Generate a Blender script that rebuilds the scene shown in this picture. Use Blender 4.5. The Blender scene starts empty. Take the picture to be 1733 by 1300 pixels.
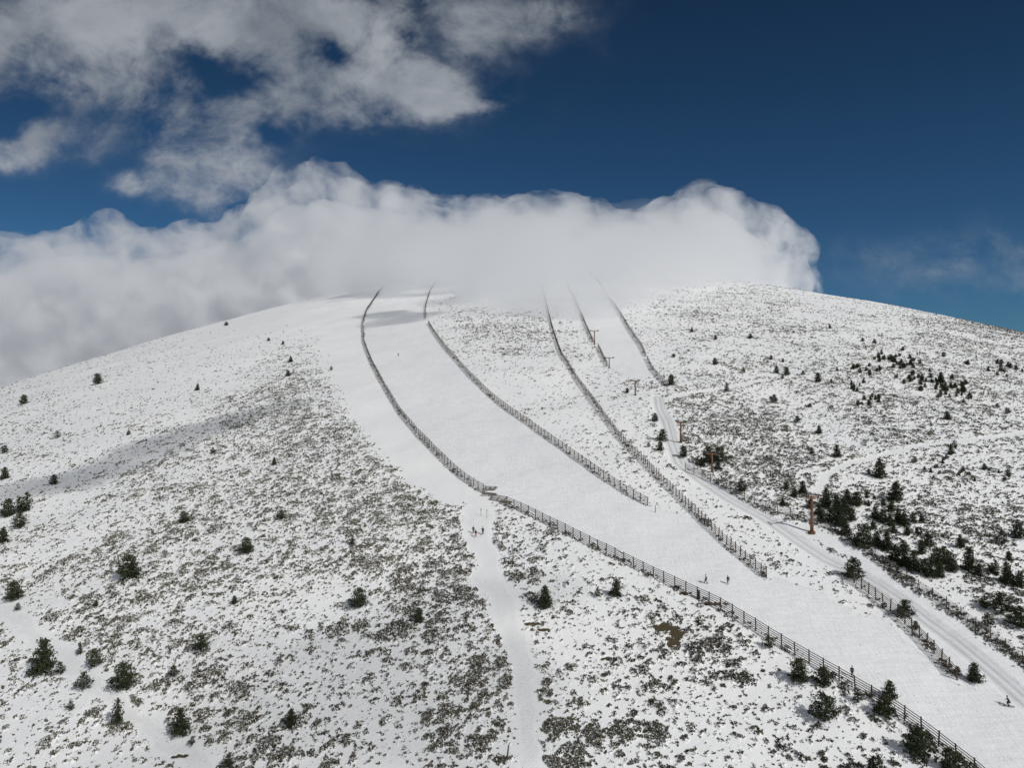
import bpy, math, random
import numpy as np
from mathutils import Vector, Matrix, noise as mnoise

S = bpy.context.scene
C = S.collection
random.seed(7)
RNG = np.random.default_rng(11)
R = math.radians

# ------------------------------------------------------------------ camera
CZ = 120.0                       # the drone hovers about 85 m above the foot of the slope
FPX = 1171.0                     # focal length in photograph pixels (1733 wide)
cam = bpy.data.cameras.new("camera"); cam_o = bpy.data.objects.new("camera", cam); C.objects.link(cam_o)
cam.sensor_width = 36.0; cam.lens = 36.0 * FPX / 1733.0
cam.clip_start = 1.0; cam.clip_end = 40000.0
cam_o.location = (0, 0, CZ); cam_o.rotation_euler = (R(90), 0, 0)
S.camera = cam_o

# ------------------------------------------------------------------ light
SUN_EL, SUN_AZ = R(42), math.atan2(-.63, .78)      # behind the drone, to the right
sdir = Vector((math.cos(SUN_EL) * math.cos(SUN_AZ), math.cos(SUN_EL) * math.sin(SUN_AZ), math.sin(SUN_EL)))
sun = bpy.data.lights.new("sun", 'SUN'); sun.energy = 2.8; sun.angle = R(0.5); sun.color = (1.0, .972, .925)
sun_o = bpy.data.objects.new("sun", sun); C.objects.link(sun_o)
sun_o.rotation_euler = sdir.to_track_quat('Z', 'Y').to_euler()

S.view_settings.view_transform = 'Standard'; S.view_settings.look = 'None'
S.view_settings.gamma = 1.0; S.view_settings.exposure = 0.0
S.render.engine = 'CYCLES'
cy = S.cycles
cy.use_denoising = True
cy.max_bounces = 12; cy.diffuse_bounces = 3; cy.glossy_bounces = 2; cy.volume_bounces = 10; cy.transparent_max_bounces = 24
cy.use_adaptive_sampling = True; cy.adaptive_threshold = 0.02

# world: physical sky with broken cloud painted on the dome of the sky itself
W = bpy.data.worlds.new("World"); S.world = W; W.use_nodes = True
nt = W.node_tree; nt.nodes.clear()
def N(t, nt=nt, **k):
    n = nt.nodes.new(t)
    for a, v in k.items(): setattr(n, a, v)
    return n
class G:
    """tiny node-graph helper"""
    def __init__(s, nt): s.nt = nt
    def n(s, t, **k): return N(t, s.nt, **k)
    def put(s, sock, v):
        if isinstance(v, bpy.types.NodeSocket): s.nt.links.new(v, sock)
        else: sock.default_value = v
    def m(s, op, a, b=None, c=None, clamp=False):
        n = s.n('ShaderNodeMath', operation=op, use_clamp=clamp)
        s.put(n.inputs[0], a)
        if b is not None: s.put(n.inputs[1], b)
        if c is not None: s.put(n.inputs[2], c)
        return n.outputs[0]
    def vm(s, op, a, b=None):
        n = s.n('ShaderNodeVectorMath', operation=op); s.put(n.inputs[0], a)
        if b is not None: s.put(n.inputs[1], b)
        return n.outputs[0]
    def noise(s, vec, scale, detail=4, rough=.5, dist=0, lac=2.0, col=False):
        n = s.n('ShaderNodeTexNoise'); s.put(n.inputs['Vector'], vec)
        n.inputs['Scale'].default_value = scale; n.inputs['Detail'].default_value = detail
        n.inputs['Roughness'].default_value = rough; n.inputs['Distortion'].default_value = dist
        n.inputs['Lacunarity'].default_value = lac
        return n.outputs[1 if col else 0]
    def rng(s, v, a, b, c=0., d=1., smooth=False):
        n = s.n('ShaderNodeMapRange'); n.interpolation_type = 'SMOOTHSTEP' if smooth else 'LINEAR'
        s.put(n.inputs['Value'], v)
        for k, x in (('From Min', a), ('From Max', b), ('To Min', c), ('To Max', d)): s.put(n.inputs[k], x)
        return n.outputs[0]
    def mix(s, f, a, b, blend='MIX'):
        n = s.n('ShaderNodeMix', data_type='RGBA', blend_type=blend)
        s.put(n.inputs[0], f); s.put(n.inputs[6], a); s.put(n.inputs[7], b)
        return n.outputs[2]
g = G(nt)
sky = N('ShaderNodeTexSky', sky_type='NISHITA', sun_disc=False)
sky.sun_elevation = SUN_EL; sky.sun_rotation = math.pi/2 - SUN_AZ
sky.altitude = 2200; sky.air_density = 1.0; sky.dust_density = 0.2; sky.ozone_density = 3.0
tc = N('ShaderNodeTexCoord')
sx = N('ShaderNodeSeparateXYZ'); nt.links.new(tc.outputs['Generated'], sx.inputs[0])
yy = g.m('MAXIMUM', sx.outputs[1], .05)
U = g.m('DIVIDE', sx.outputs[0], yy); V = g.m('DIVIDE', sx.outputs[2], yy)
cv = N('ShaderNodeCombineXYZ'); g.put(cv.inputs[0], U); g.put(cv.inputs[1], g.m('MULTIPLY', V, 1.25)); cv.inputs[2].default_value = 3.7
P = cv.outputs[0]
# coverage of the broken cloud: soft ellipses (azimuth, elevation, widths, weight)
def E(px, py, wx, wy, w):
    return ((px-866.5)/FPX, (650-py)/FPX, wx/FPX, wy/FPX, w)
blobs = [E(110,50,330,110,.92), E(470,20,240,90,.80), E(40,255,110,34,.55), E(350,250,100,60,.52), E(250,165,150,50,.30),
         E(550,165,120,55,.66), E(370,322,75,34,.50), E(215,325,55,20,.42), E(680,165,110,60,.46), E(890,15,110,55,.50), E(660,60,110,70,.55), E(750,195,90,22,.34), E(640,235,90,18,.26),
         E(380,140,56,38,-.62), E(30,200,80,22,-.5), E(597,95,36,34,-.62), E(455,225,34,22,-.4), E(740,60,26,60,-.35), E(1640,470,200,60,.20)]
wv = N('ShaderNodeSeparateXYZ'); nt.links.new(g.noise(P, 3.6, 5, .6, col=True), wv.inputs[0])
Uw = g.m('ADD', U, g.m('MULTIPLY', g.m('SUBTRACT', wv.outputs[0], .5), .30)); Vw = g.m('ADD', V, g.m('MULTIPLY', g.m('SUBTRACT', wv.outputs[1], .5), .20))
cov = None
for (a, b, wa, wb, w) in blobs:
    du = g.m('DIVIDE', g.m('SUBTRACT', Uw, a), wa); dv = g.m('DIVIDE', g.m('SUBTRACT', Vw, b), wb)
    r2 = g.m('ADD', g.m('MULTIPLY', du, du), g.m('MULTIPLY', dv, dv))
    e = g.m('MULTIPLY', g.m('EXPONENT', g.m('MULTIPLY', r2, -1.0)), w)
    cov = e if cov is None else g.m('ADD', cov, e)
warp = g.vm('MULTIPLY', g.vm('SUBTRACT', g.noise(P, 5.0, 3, .5, col=True), (.5, .5, .5)), (.10, .08, 0))
Pw = g.vm('ADD', P, warp)
f1 = g.noise(Pw, 8.5, 8, .60)
f2 = g.noise(Pw, 24.0, 6, .65)
f = g.m('ADD', g.m('MULTIPLY', g.m('SUBTRACT', f1, .5), 2.1), g.m('MULTIPLY', g.m('SUBTRACT', f2, .5), .8))
f = g.m('MULTIPLY', f, g.m('MINIMUM', 1.0, g.m('MULTIPLY', g.m('MAXIMUM', cov, 0.0), 3.0)))
cm = g.rng(g.m('ADD', cov, f), -.02, 1.02, smooth=True)
cm = g.m('MULTIPLY', cm, .96)
# the cloud thins where it is torn; its lit and shaded greys are painted in by offset noise, the high top-left sheet is darker
thick = g.rng(g.noise(g.vm('ADD', Pw, (.03, .05, 0)), 4.6, 6, .58), .34, .66, smooth=True)
hi = g.rng(V, .18, .58)
c_lit = g.mix(hi, (.46, .485, .52, 1), (.33, .355, .39, 1))
c_shd = g.mix(hi, (.30, .33, .38, 1), (.16, .185, .22, 1))
ccol = g.mix(thick, c_shd, c_lit)
skc = N('ShaderNodeMix', data_type='RGBA', blend_type='MULTIPLY'); skc.inputs[0].default_value = 1
nt.links.new(sky.outputs[0], skc.inputs[6]); skc.inputs[7].default_value = (.30, .575, .73, 1)
grad = g.rng(V, .15, .62, 1.0, .56)
skc2 = g.vm('SCALE', skc.outputs[2]); skc2.node.inputs[3].default_value = 1; nt.links.new(grad, skc2.node.inputs[3])
bg1 = N('ShaderNodeBackground'); bg1.inputs[1].default_value = 0.056; nt.links.new(skc2, bg1.inputs[0])
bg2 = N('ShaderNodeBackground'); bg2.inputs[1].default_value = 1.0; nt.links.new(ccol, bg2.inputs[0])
back = g.rng(sx.outputs[1], .28, -.25, 0., 1., smooth=True)  # unseen bright cloud added behind the camera to lift the ambient fill
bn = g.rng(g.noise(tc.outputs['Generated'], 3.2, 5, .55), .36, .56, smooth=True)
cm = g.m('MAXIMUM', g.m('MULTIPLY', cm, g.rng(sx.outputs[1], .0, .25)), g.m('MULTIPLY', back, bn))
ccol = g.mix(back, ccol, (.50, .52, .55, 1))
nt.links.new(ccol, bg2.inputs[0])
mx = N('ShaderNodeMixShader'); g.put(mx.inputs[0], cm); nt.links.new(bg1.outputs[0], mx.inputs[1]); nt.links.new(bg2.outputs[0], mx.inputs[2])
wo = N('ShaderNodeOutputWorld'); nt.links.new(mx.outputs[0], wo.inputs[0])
S.view_settings.use_curve_mapping = False

# ------------------------------------------------------------------ numpy noise
def _h(ix, iy, s):
    h = (ix.astype(np.int64) * 374761393 + iy.astype(np.int64) * 668265263 + s * 974711) & 0xffffffff
    h = ((h ^ (h >> 13)) * 1274126177) & 0xffffffff
    h = ((h ^ (h >> 15)) * 2246822519) & 0xffffffff
    return ((h ^ (h >> 16)) & 0xffffff) / float(0xffffff)
def vn(x, y, s=0):
    xi = np.floor(x); yi = np.floor(y); fx = x - xi; fy = y - yi
    fx = fx*fx*fx*(fx*(fx*6-15)+10); fy = fy*fy*fy*(fy*(fy*6-15)+10)
    a = _h(xi, yi, s); b = _h(xi+1, yi, s); c = _h(xi, yi+1, s); d = _h(xi+1, yi+1, s)
    return (a*(1-fx)+b*fx)*(1-fy) + (c*(1-fx)+d*fx)*fy
def fbm(x, y, s=0, o=4, r=.5):
    t = 0; a = 1; n = 0
    for k in range(o):
        t = t + a*vn(x*2**k + 17.3*k, y*2**k - 9.1*k, s+k); n += a; a *= r
    return t/n - .5
def sst(v, a, b):
    t = np.clip((v-a)/(b-a), 0, 1); return t*t*(3-2*t)

# ------------------------------------------------------------------ the hill
HA, HB, HE, HC, HD = -85.0, .3067, .0547, 5.9e-5, 2.9e-4
def base(x, y): return HA + HB*y + HE*x - HC*y*y - HD*x*x
def hill(x, y):
    """height above the drone's level, without shrub mounds"""
    x = np.asarray(x, float); y = np.asarray(y, float)
    z = base(x, y)
    z = z + 3.2*fbm(x/95, y/95, 5, 3)*sst(y, 60, 220) + .9*fbm(x/21, y/21, 9, 3)
    return np.maximum(z, -700 + 20*fbm(x/900, y/900, 3, 3))
def at(px, py, full=False):
    """the point of the hillside seen along one direction of the photograph"""
    u = (px-866.5)/FPX; v = (650-py)/FPX
    ys = 1/np.linspace(1/55., 1/1600., 3000)
    d = hill(u*ys, ys) - v*ys
    k = np.nonzero(d > 0)[0]
    if len(k) == 0: i = int(np.argmax(d/ys)); y = ys[i]
    else:
        i = k[0]
        if i == 0: y = ys[0]
        else:
            t = d[i-1]/(d[i-1]-d[i]); y = ys[i-1]+t*(ys[i]-ys[i-1])
    return float(u*y), float(y)
def zat(x, y): return float(hill(x, y)) + CZ
def W2(pts): return np.array([at(*p) for p in pts])

def tag(o, label=None, cat=None, group=None, kind=None):
    if label: o['label'] = label
    if cat: o['category'] = cat
    if group: o['group'] = group
    if kind: o['kind'] = kind
    return o
def mesh_obj(name, V, F, mat=None, parent=None, smooth=False):
    """V (n,3) array, F (m,3|4) int array or list of such arrays"""
    me = bpy.data.meshes.new(name)
    Fs = F if isinstance(F, list) else [F]
    Fs = [np.asarray(f, np.int32) for f in Fs if len(f)]
    V = np.asarray(V, np.float32)
    me.vertices.add(len(V)); me.vertices.foreach_set('co', V.ravel())
    loops = np.concatenate([f.ravel() for f in Fs]); cnt = np.concatenate([np.full(len(f), f.shape[1]) for f in Fs])
    me.loops.add(len(loops)); me.loops.foreach_set('vertex_index', loops.astype(np.int32))
    me.polygons.add(len(cnt)); me.polygons.foreach_set('loop_start', np.concatenate([[0], np.cumsum(cnt)[:-1]]).astype(np.int32))
    me.update(calc_edges=True)
    if smooth: me.polygons.foreach_set('use_smooth', np.ones(len(cnt), bool))
    if mat: me.materials.append(mat)
    o = bpy.data.objects.new(name, me); C.objects.link(o)
    if parent: o.parent = parent
    return o
def attr(o, name, vals, dom='POINT'):
    a = o.data.attributes.new(name, 'FLOAT', dom); a.data.foreach_set('value', np.asarray(vals, np.float32))
# ------------------------------------------------------------------ clouds (real scattering volumes)
def vol_mat(name, dens, aniso=.25, color=(.95, .957, .97)):
    m = bpy.data.materials.new(name); m.use_nodes = True
    t = m.node_tree; t.nodes.clear()
    o = t.nodes.new('ShaderNodeOutputMaterial'); v = t.nodes.new('ShaderNodeVolumePrincipled')
    v.inputs['Density'].default_value = dens; v.inputs['Anisotropy'].default_value = aniso
    v.inputs['Color'].default_value = (*color, 1)
    t.links.new(v.outputs[0], o.inputs['Volume'])
    m.cycles.homogeneous_volume = True
    return m
def vol_noise(name, dens, size, lo, hi, step, aniso=.25, color=(.95, .957, .97)):
    m = vol_mat(name, dens, aniso, color); m.cycles.homogeneous_volume = False; m.cycles.volume_step_rate = step
    t = m.node_tree; q = G(t); v = [n for n in t.nodes if n.bl_idname == 'ShaderNodeVolumePrincipled'][0]
    geo = t.nodes.new('ShaderNodeTexCoord'); n1 = q.noise(geo.outputs['Object'], 1/size, 5, .62, dist=.4)
    t.links.new(q.m('MULTIPLY', q.rng(n1, lo, hi, smooth=True), dens), v.inputs['Density'])
    return m
def ico(sub=2):
    import bmesh
    b = bmesh.new(); bmesh.ops.create_icosphere(b, subdivisions=sub, radius=1)
    v = np.array([x.co[:] for x in b.verts]); f = np.array([[q.index for q in p.verts] for p in b.faces]); b.free()
    return v, f
IV, IF = ico(3)
def cloud(name, balls, voxel, amp, scale, mat, label, cat='cloud', grow=0, seed=0., kind='stuff', relax=14, fine=.20):
    """balls: (x, y, z above the drone, rx, ry, rz); merged, remeshed and roughened into one closed billowing body"""
    Vs, Fs = [], []
    for k, (x, y, z, rx, ry, rz) in enumerate(balls):
        Vs.append(IV*np.array([rx+grow, ry+grow, rz+grow]) + np.array([x, y, z+CZ])); Fs.append(IF + k*len(IV))
    o = mesh_obj(name, np.concatenate(Vs), np.concatenate(Fs))
    md = o.modifiers.new('r', 'REMESH'); md.mode = 'VOXEL'; md.voxel_size = voxel
    ms_ = o.modifiers.new('s', 'SMOOTH'); ms_.factor = .5; ms_.iterations = relax
    dg = bpy.context.evaluated_depsgraph_get(); dg.update()
    me = bpy.data.meshes.new_from_object(o.evaluated_get(dg)); o.modifiers.clear(); old = o.data; o.data = me; bpy.data.meshes.remove(old)
    n = len(me.vertices); co = np.zeros(n*3, np.float32); me.vertices.foreach_get('co', co); co = co.reshape(-1, 3)
    no = np.zeros(n*3, np.float32); me.vertices.foreach_get('normal', no); no = no.reshape(-1, 3)
    out = co.copy()
    for i in range(n):
        p = Vector(co[i])/scale + Vector((seed, seed*.7, 0))
        d = mnoise.fractal(p, .75, 2.1, 6, noise_basis='PERLIN_ORIGINAL')
        b = 1-abs(mnoise.noise(p*2.3))*2
        r_ = 1-abs(mnoise.noise(p*5.1+Vector((3, 1, 7))))*2; r2 = 1-abs(mnoise.noise(p*11.7))*2
        out[i] += no[i]*(amp*(d + .35*b + .34*r_ + fine*r2 - .18))
    me.vertices.foreach_set('co', out.ravel()); me.update()
    md = o.modifiers.new('r', 'REMESH'); md.mode = 'VOXEL'; md.voxel_size = voxel*.9; md.use_smooth_shade = True
    dg = bpy.context.evaluated_depsgraph_get(); dg.update()
    me2 = bpy.data.meshes.new_from_object(o.evaluated_get(dg)); o.modifiers.clear(); o.data = me2; bpy.data.meshes.remove(me); me = me2
    me.materials.clear(); me.materials.append(mat)
    me.polygons.foreach_set('use_smooth', np.ones(len(me.polygons), bool))
    tag(o, label, cat, kind=kind)
    return o
def ball(px, py, rpx, D, ry=None, fy=1.0):
    x = (px-866.5)/FPX*D; z = (650-py)/FPX*D; r = rpx/FPX*D
    return (x, D, z, r, ry or r*1.3, r*fy)
M_cloud = vol_mat('cloud_core', .010)
M_mist = vol_noise('cloud_mist', .024, 60., .36, .66, .06)
M_wisp = vol_noise('cloud_wisp', .024, 66., .41, .74, .06)
rc = random.Random(3)
balls = []
top = [(-260,462),(-120,446),(0,432),(60,440),(130,416),(200,408),(280,420),(350,402),(430,388),(470,362),(530,322),(570,316),(610,334),(660,338),(700,352),(760,362),(820,366),(880,366),(940,364),(1000,372),(1050,388),(1110,380),(1150,378),(1180,354),(1210,348),(1240,368),(1268,396),(1285,428),(1300,458),(1312,490)]
def topy(px):
    return float(np.interp(px, [p[0] for p in top], [p[1] for p in top]))
for (px, py) in top:
    r = rc.uniform(22, 34)
    balls.append(ball(px, py+r*.9, r, rc.uniform(1480, 1600), ry=130))
crest = list(balls)
for k in range(60):
    px = -320 + k*(1300+320)/59.
    for dep, r in ((62, 48), (120, 75), (200, 90), (290, 100)):
        py = topy(px)+dep
        if py-30 > 620+ (0 if px > 0 else 60): continue
        px2 = min(px, 1322-r*(.62 if dep > 100 else 1))
        balls.append(ball(px2, py, r, 1560, ry=190))
core = [(x, y, z-12, rx-20, ry-26, rz-20) for (x, y, z, rx, ry, rz) in balls if rx > 50]
cloud('cloud_bank', core, 9, 20, 80, M_cloud, 'grey white cloud bank pouring over the summit and down behind the left ridge', relax=16)
cloud('cloud_wisps', balls, 11, 30, 110, M_wisp, 'ragged billowing outer layer of the summit cloud, torn along its top edge', grow=24, fine=.05, seed=4.2, relax=10)
# the skirt of the cloud that drifts down over the top of the runs
mist = []
for (px, py, r, D) in ((880,462,56,600),(950,482,58,560),(1015,500,54,520),(1065,488,48,560),(1125,462,44,680),(800,452,46,700),(800,440,42,760),(740,430,40,860),(680,430,34,950),(610,430,36,1150),
        (870,434,54,760),(960,438,56,740),(1050,438,52,760),(1150,436,42,900),(740,446,46,820),(660,446,38,960),(1180,420,55,1150),(870,500,34,520),(930,520,34,490),(1000,532,36,470),(1060,520,30,500),(700,458,46,720),(640,466,40,800),(590,478,28,900),(1165,462,42,700),(1225,462,32,800),(760,470,38,680),(640,452,36,950),(830,486,42,580),(560,455,30,1200),(900,455,60,680)):
    mist.append(ball(px, py, r, D, ry=r/FPX*D*1.8))
cloud('summit_mist', mist, 9, 14, 50, M_mist, 'pale mist hiding the upper ends of the fences below the summit', cat='mist', seed=9.1, relax=16, fine=.05, grow=8)
cloud('mist_veil', mist, 9, 22, 50, vol_mat('mist_veil', .0038), 'thin outer veil of the summit mist where fences only fade', cat='mist', seed=5.1, relax=16, grow=20)
# ------------------------------------------------------------------ layout of the slope (each line is turned into points of the hill)
FENCE_MAIN_TOP = [(760,444),(740,448),(690,463),(660,480),(636,503),(621,525),(614,548),(616,580),(628,612),(645,645),(662,675),(681,705),(706,735),(735,765),(765,795),(792,818),(818,834)]
FENCE_MAIN_LOW = [(858,856),(900,874),(950,900),(1000,925),(1050,950),(1100,975),(1150,1000),(1182,1014),(1230,1037),(1280,1070),(1330,1100),(1380,1131),(1430,1158),(1480,1187),(1530,1218),(1560,1243),(1600,1272),(1640,1303),(1680,1338)]
FENCE_MID_TOP = [(800,447),(765,460),(742,475),(727,495),(720,520),(720,540)]
FENCE_MID = [(725,548),(735,564),(750,585),(770,608),(795,637),(820,662),(850,688),(890,716),(930,745),(975,777),(1020,810),(1060,837),(1096,857)]
FENCE_THIRD = [(906,450),(910,465),(918,492),(928,530),(937,565),(950,602),(975,642),(1000,675),(1020,704),(1050,744),(1085,780),(1120,817),(1155,850),(1190,884),(1230,924),(1265,953),(1297,979)]
FENCE_LIFT_TOP = [(945,450),(955,475),(968,500),(985,537),(1004,580)]
FENCE_LIFT_LOW = [(1012,587),(1020,605),(1028,620)]
FENCE_FAR_TOP = [(995,450),(1006,467),(1020,490),(1038,515),(1060,550),(1082,582),(1093,604)]
FENCE_FAR_LOW = [(1095,608),(1103,625),(1115,640),(1130,655)]
FENCE_RIGHT = [(1434,978),(1480,1013),(1530,1055),(1575,1100),(1600,1130),(1620,1152)]
FENCE_WIRE = [(1160,795),(1200,812),(1255,845),(1300,865),(1345,878),(1400,893),(1456,925),(1516,971),(1560,1003),(1625,1043),(1700,1100),(1760,1146)]
TRACK = [(1112,672),(1115,690),(1126,712),(1134,745),(1148,783),(1185,812),(1230,842),(1290,874),(1345,912),(1395,945),(1440,965),(1480,987),(1520,1014),(1565,1048),(1612,1082),(1665,1126),(1733,1185),(1800,1235)]
PATH_UP = [(1112,680),(1160,667),(1230,657),(1300,643)]
PATH_RIGHT = [(1384,835),(1395,807),(1440,783),(1500,769),(1560,754),(1640,746),(1700,738),(1760,728)]
PATH_MID = [(812,845),(812,870),(815,900),(823,950),(843,1010),(864,1060),(880,1120),(886,1200),(895,1300),(900,1360)]
PATH_LEFT = [(-40,1000),(0,1030),(60,1070),(120,1125),(170,1170),(230,1215),(290,1258),(350,1310)]
LANE = [(745,448),(630,480),(600,530),(590,560),(598,600),(612,645),(634,690),(668,740),(720,790),(780,835)]
PISTE_MAIN = [(760,444)]+FENCE_MAIN_TOP[1:]+FENCE_MAIN_LOW+[(1900,1400),(1900,1290),(1733,1200),(1665,1170),(1622,1153),(1590,1125),(1545,1092),(1500,1060),(1440,1025),(1380,1000),(1297,979),(1265,953),(1230,924),(1190,884),(1130,868),(1096,857)]+FENCE_MID[::-1][1:]+FENCE_MID_TOP[::-1]
PISTE_RIGHT = [(1290,870),(1345,885),(1400,897),(1456,928),(1516,975),(1560,1007),(1625,1047),(1700,1104),(1800,1180),(1800,1240),(1733,1200),(1665,1170),(1622,1145),(1600,1118),(1570,1088),(1528,1045),(1478,1003),(1434,968),(1390,930),(1340,896)]
PISTE_FAR = [(945,450),(955,475),(968,500),(985,537),(1004,580),(1028,620),(1060,640),(1110,640),(1093,604),(1060,550),(1020,490),(995,450)]

# how much brush shows through the snow, 0..9, on a coarse map of the slope
DROWS = [470, 500, 550, 600, 650, 700, 750, 800, 850, 900, 950, 1000, 1050, 1100, 1150, 1200, 1250, 1320]
DENS = ["000000000001111223",
        "000000000002331124",
        "000000005512443335",
        "001113003522244444",
        "111125200123534444",
        "222257510222743554",
        "222356610032883444",
        "234456640012584454",
        "223556661001345455",
        "234556667320131665",
        "345556667430134224",
        "444555566443002234",
        "544445566444300112",
        "444444457435630012",
        "444444459444533100",
        "443444459444434310",
        "444444459444333310",
        "444444459444333330"]
DG = np.array([[int(c) for c in r] for r in DENS], float)/9.
def chart(x, y):
    return 866.5 + FPX*x/y, 650 - FPX*base(x, y)/y
def density(x, y):
    s, t = chart(x, y)
    s = s + 70*fbm(x/26, y/26, 41, 3); t = t + 45*fbm(x/30, y/30, 47, 3)
    r = np.interp(t, DROWS, np.arange(len(DROWS))); c = np.clip(s/100., 0, 16.999)
    i = np.clip(r.astype(int), 0, len(DROWS)-2); j = c.astype(int); a = r-i; b = c-j
    d = (DG[i, j]*(1-b)+DG[i, j+1]*b)*(1-a) + (DG[i+1, j]*(1-b)+DG[i+1, j+1]*b)*a
    pat = fbm(x/17, y/13, 331, 3)
    return np.clip(d*(1.0+(1.9*pat+1.2*np.interp(t, [850, 1050], [0., 1.])*fbm(x/7.5, y/6, 337, 2))*np.clip(1.25-d, .2, 1)), 0, 1)
def pdist(x, y, pts):
    best = np.full(x.shape, 1e9)
    for (ax, ay), (bx, by) in zip(pts[:-1], pts[1:]):
        dx, dy = bx-ax, by-ay; L = dx*dx+dy*dy+1e-9
        k = np.clip(((x-ax)*dx+(y-ay)*dy)/L, 0, 1)
        best = np.minimum(best, np.hypot(x-ax-k*dx, y-ay-k*dy))
    return best
def inside(x, y, poly):
    r = np.zeros(x.shape, bool); n = len(poly)
    for i in range(n):
        ax, ay = poly[i]; bx, by = poly[(i+1) % n]
        if ay == by: continue
        r ^= ((ay > y) != (by > y)) & (x < (bx-ax)*(y-ay)/(by-ay)+ax)
    return r
WP = {k: W2(v) for k, v in dict(track=TRACK, up=PATH_UP, right=PATH_RIGHT, mid=PATH_MID, left=PATH_LEFT, lane=LANE,
      pmain=PISTE_MAIN, pright=PISTE_RIGHT, pfar=PISTE_FAR, fmt=FENCE_MAIN_TOP, fml=FENCE_MAIN_LOW, fd=FENCE_MID, fdt=FENCE_MID_TOP, ft=FENCE_THIRD,
      fl=FENCE_LIFT_TOP, fll=FENCE_LIFT_LOW, ff=FENCE_FAR_TOP, ffl=FENCE_FAR_LOW, fr=FENCE_RIGHT, fw=FENCE_WIRE).items()}
SOIL = [(1127,1062,3.2,1.7),(1145,1072,2.2,1.5),(1140,1086,1.8,2.0),(1030,1115,1.7,.6),(903,1056,2.6,.9),(916,1066,2.4,.4),(1156,1005,2.6,.6),(1205,1022,3.6,.8),(303,1280,1.8,.5),(1372,902,1.2,.6)]
SOILW = [(*at(a, b), c, d) for a, b, c, d in SOIL]

def layout(x, y):
    """masks over the hillside: brush density, groomed snow, trodden path, wheel track, bare earth"""
    d = density(x, y)
    wx = x + 2.2*fbm(x/7, y/7, 61, 3)*2; wy = y + 2.2*fbm(x/7, y/7, 67, 3)*2
    pm = inside(wx, wy, WP['pmain']); pr = inside(wx, wy, WP['pright']); pf = inside(wx, wy, WP['pfar'])
    piste = pm | pr | pf
    lane = pdist(wx, wy, WP['lane']); lane_w = np.interp(y, [120, 190, 260, 420, 900], [2.0, 5.0, 7.0, 11.0, 28.0])
    d = d*sst(lane, lane_w, lane_w*1.9)
    dm = pdist(wx, wy, WP['mid']); dl = pdist(wx, wy, WP['left']); dt = pdist(x, y, WP['track']); du = pdist(x, y, WP['up']); dr = pdist(x, y, WP['right'])
    wm = np.interp(y, [90, 130, 190], [1.9, 2.1, 3.7])
    d = d*sst(dm, wm, wm*1.5)*sst(dl, 1.5, 2.4)*sst(dt, 2.4, 3.6)*sst(du, 2.2, 3.4)*sst(dr, 1.3, 2.2)
    # hedge of brush under the fences and along the downhill lip of the tracks
    hed = 0
    for k, w, a in (('fmt', .9, .5), ('fml', .9, .58), ('fd', .8, .42), ('fdt', .8, .5), ('ft', .8, .42), ('fl', .8, .4), ('fll', .8, .4), ('ff', .8, .35), ('ffl', 1.2, .35), ('fr', .7, .45), ('fw', 1.45, 1.0)):
        hed = np.maximum(hed, a*(1-sst(pdist(x, y, WP[k]), w*.6, w*1.7)))
    hed = np.maximum(hed, .95*(1-sst(np.abs(du-3.2), .4, 1.6))*(x > WP['up'][0][0])*.9)
    hed = np.maximum(hed, .55*(1-sst(np.abs(dr-1.9), .2, .9)))
    hed = np.maximum(hed, .5*(1-sst(np.abs(dt-4.0), .3, 1.5))*fbm(x/9, y/9, 71, 2)*3*(y > 150))
    d = np.where(piste, 0, d)
    d = np.maximum(d, hed*sst(dt, 1.8, 2.6))
    path = np.maximum.reduce([1-sst(dm, wm*.55, wm), 1-sst(dl, .7, 1.5), 1-sst(dr, .5, 1.3), 1-sst(du, 1.3, 2.4)])
    track = 1-sst(dt, 1.7, 2.6)
    rut = np.exp(-((dt-.85)/.38)**2)*(1-.0*x)
    soil = np.zeros(x.shape)
    ex = fbm(x*1.1, y*1.1, 83, 3) + .5*fbm(x*4, y*4, 87, 2)
    for (cx, cy, rx, ry) in SOILW:
        q = np.sqrt(((x-cx)/rx)**2 + ((y-cy)/ry)**2) + ex*1.1
        soil = np.maximum(soil, 1-sst(q, .45, 1.15))
    d = d*(1-soil)
    return dict(d=np.clip(d, 0, 1), piste=piste, path=path, track=track, rut=rut, soil=soil, pm=pm)

def worley(x, y, cell, d, r0, r1, seed, sq=1.0, p1=1.6, p0=0.0):
    """rounded brush clumps: 0 outside, rising to 1 at a clump's middle; more and bigger clumps where d is high"""
    x = x + cell*.35*fbm(x/cell*1.4, y/cell*1.4, seed+5, 2)*2; y = y + cell*.35*fbm(x/cell*1.4, y/cell*1.4, seed+9, 2)*2
    X = x/cell; Y = y/cell/sq; xi = np.floor(X); yi = np.floor(Y); best = np.zeros(x.shape)
    for a in (-1, 0, 1):
        for b in (-1, 0, 1):
            cx = xi+a; cy_ = yi+b
            jx = cx + _h(cx, cy_, seed); jy = cy_ + _h(cx, cy_, seed+1); q = _h(cx, cy_, seed+2); w = _h(cx, cy_, seed+3)
            r = (r0 + (r1-r0)*w*w)*(.55+.75*d)
            on = q < p0 + p1*d
            dist = np.hypot(X-jx, (Y-jy)*sq)*cell
            best = np.maximum(best, np.where(on, np.clip(1-dist/r, 0, 1), 0))
    return best
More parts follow.
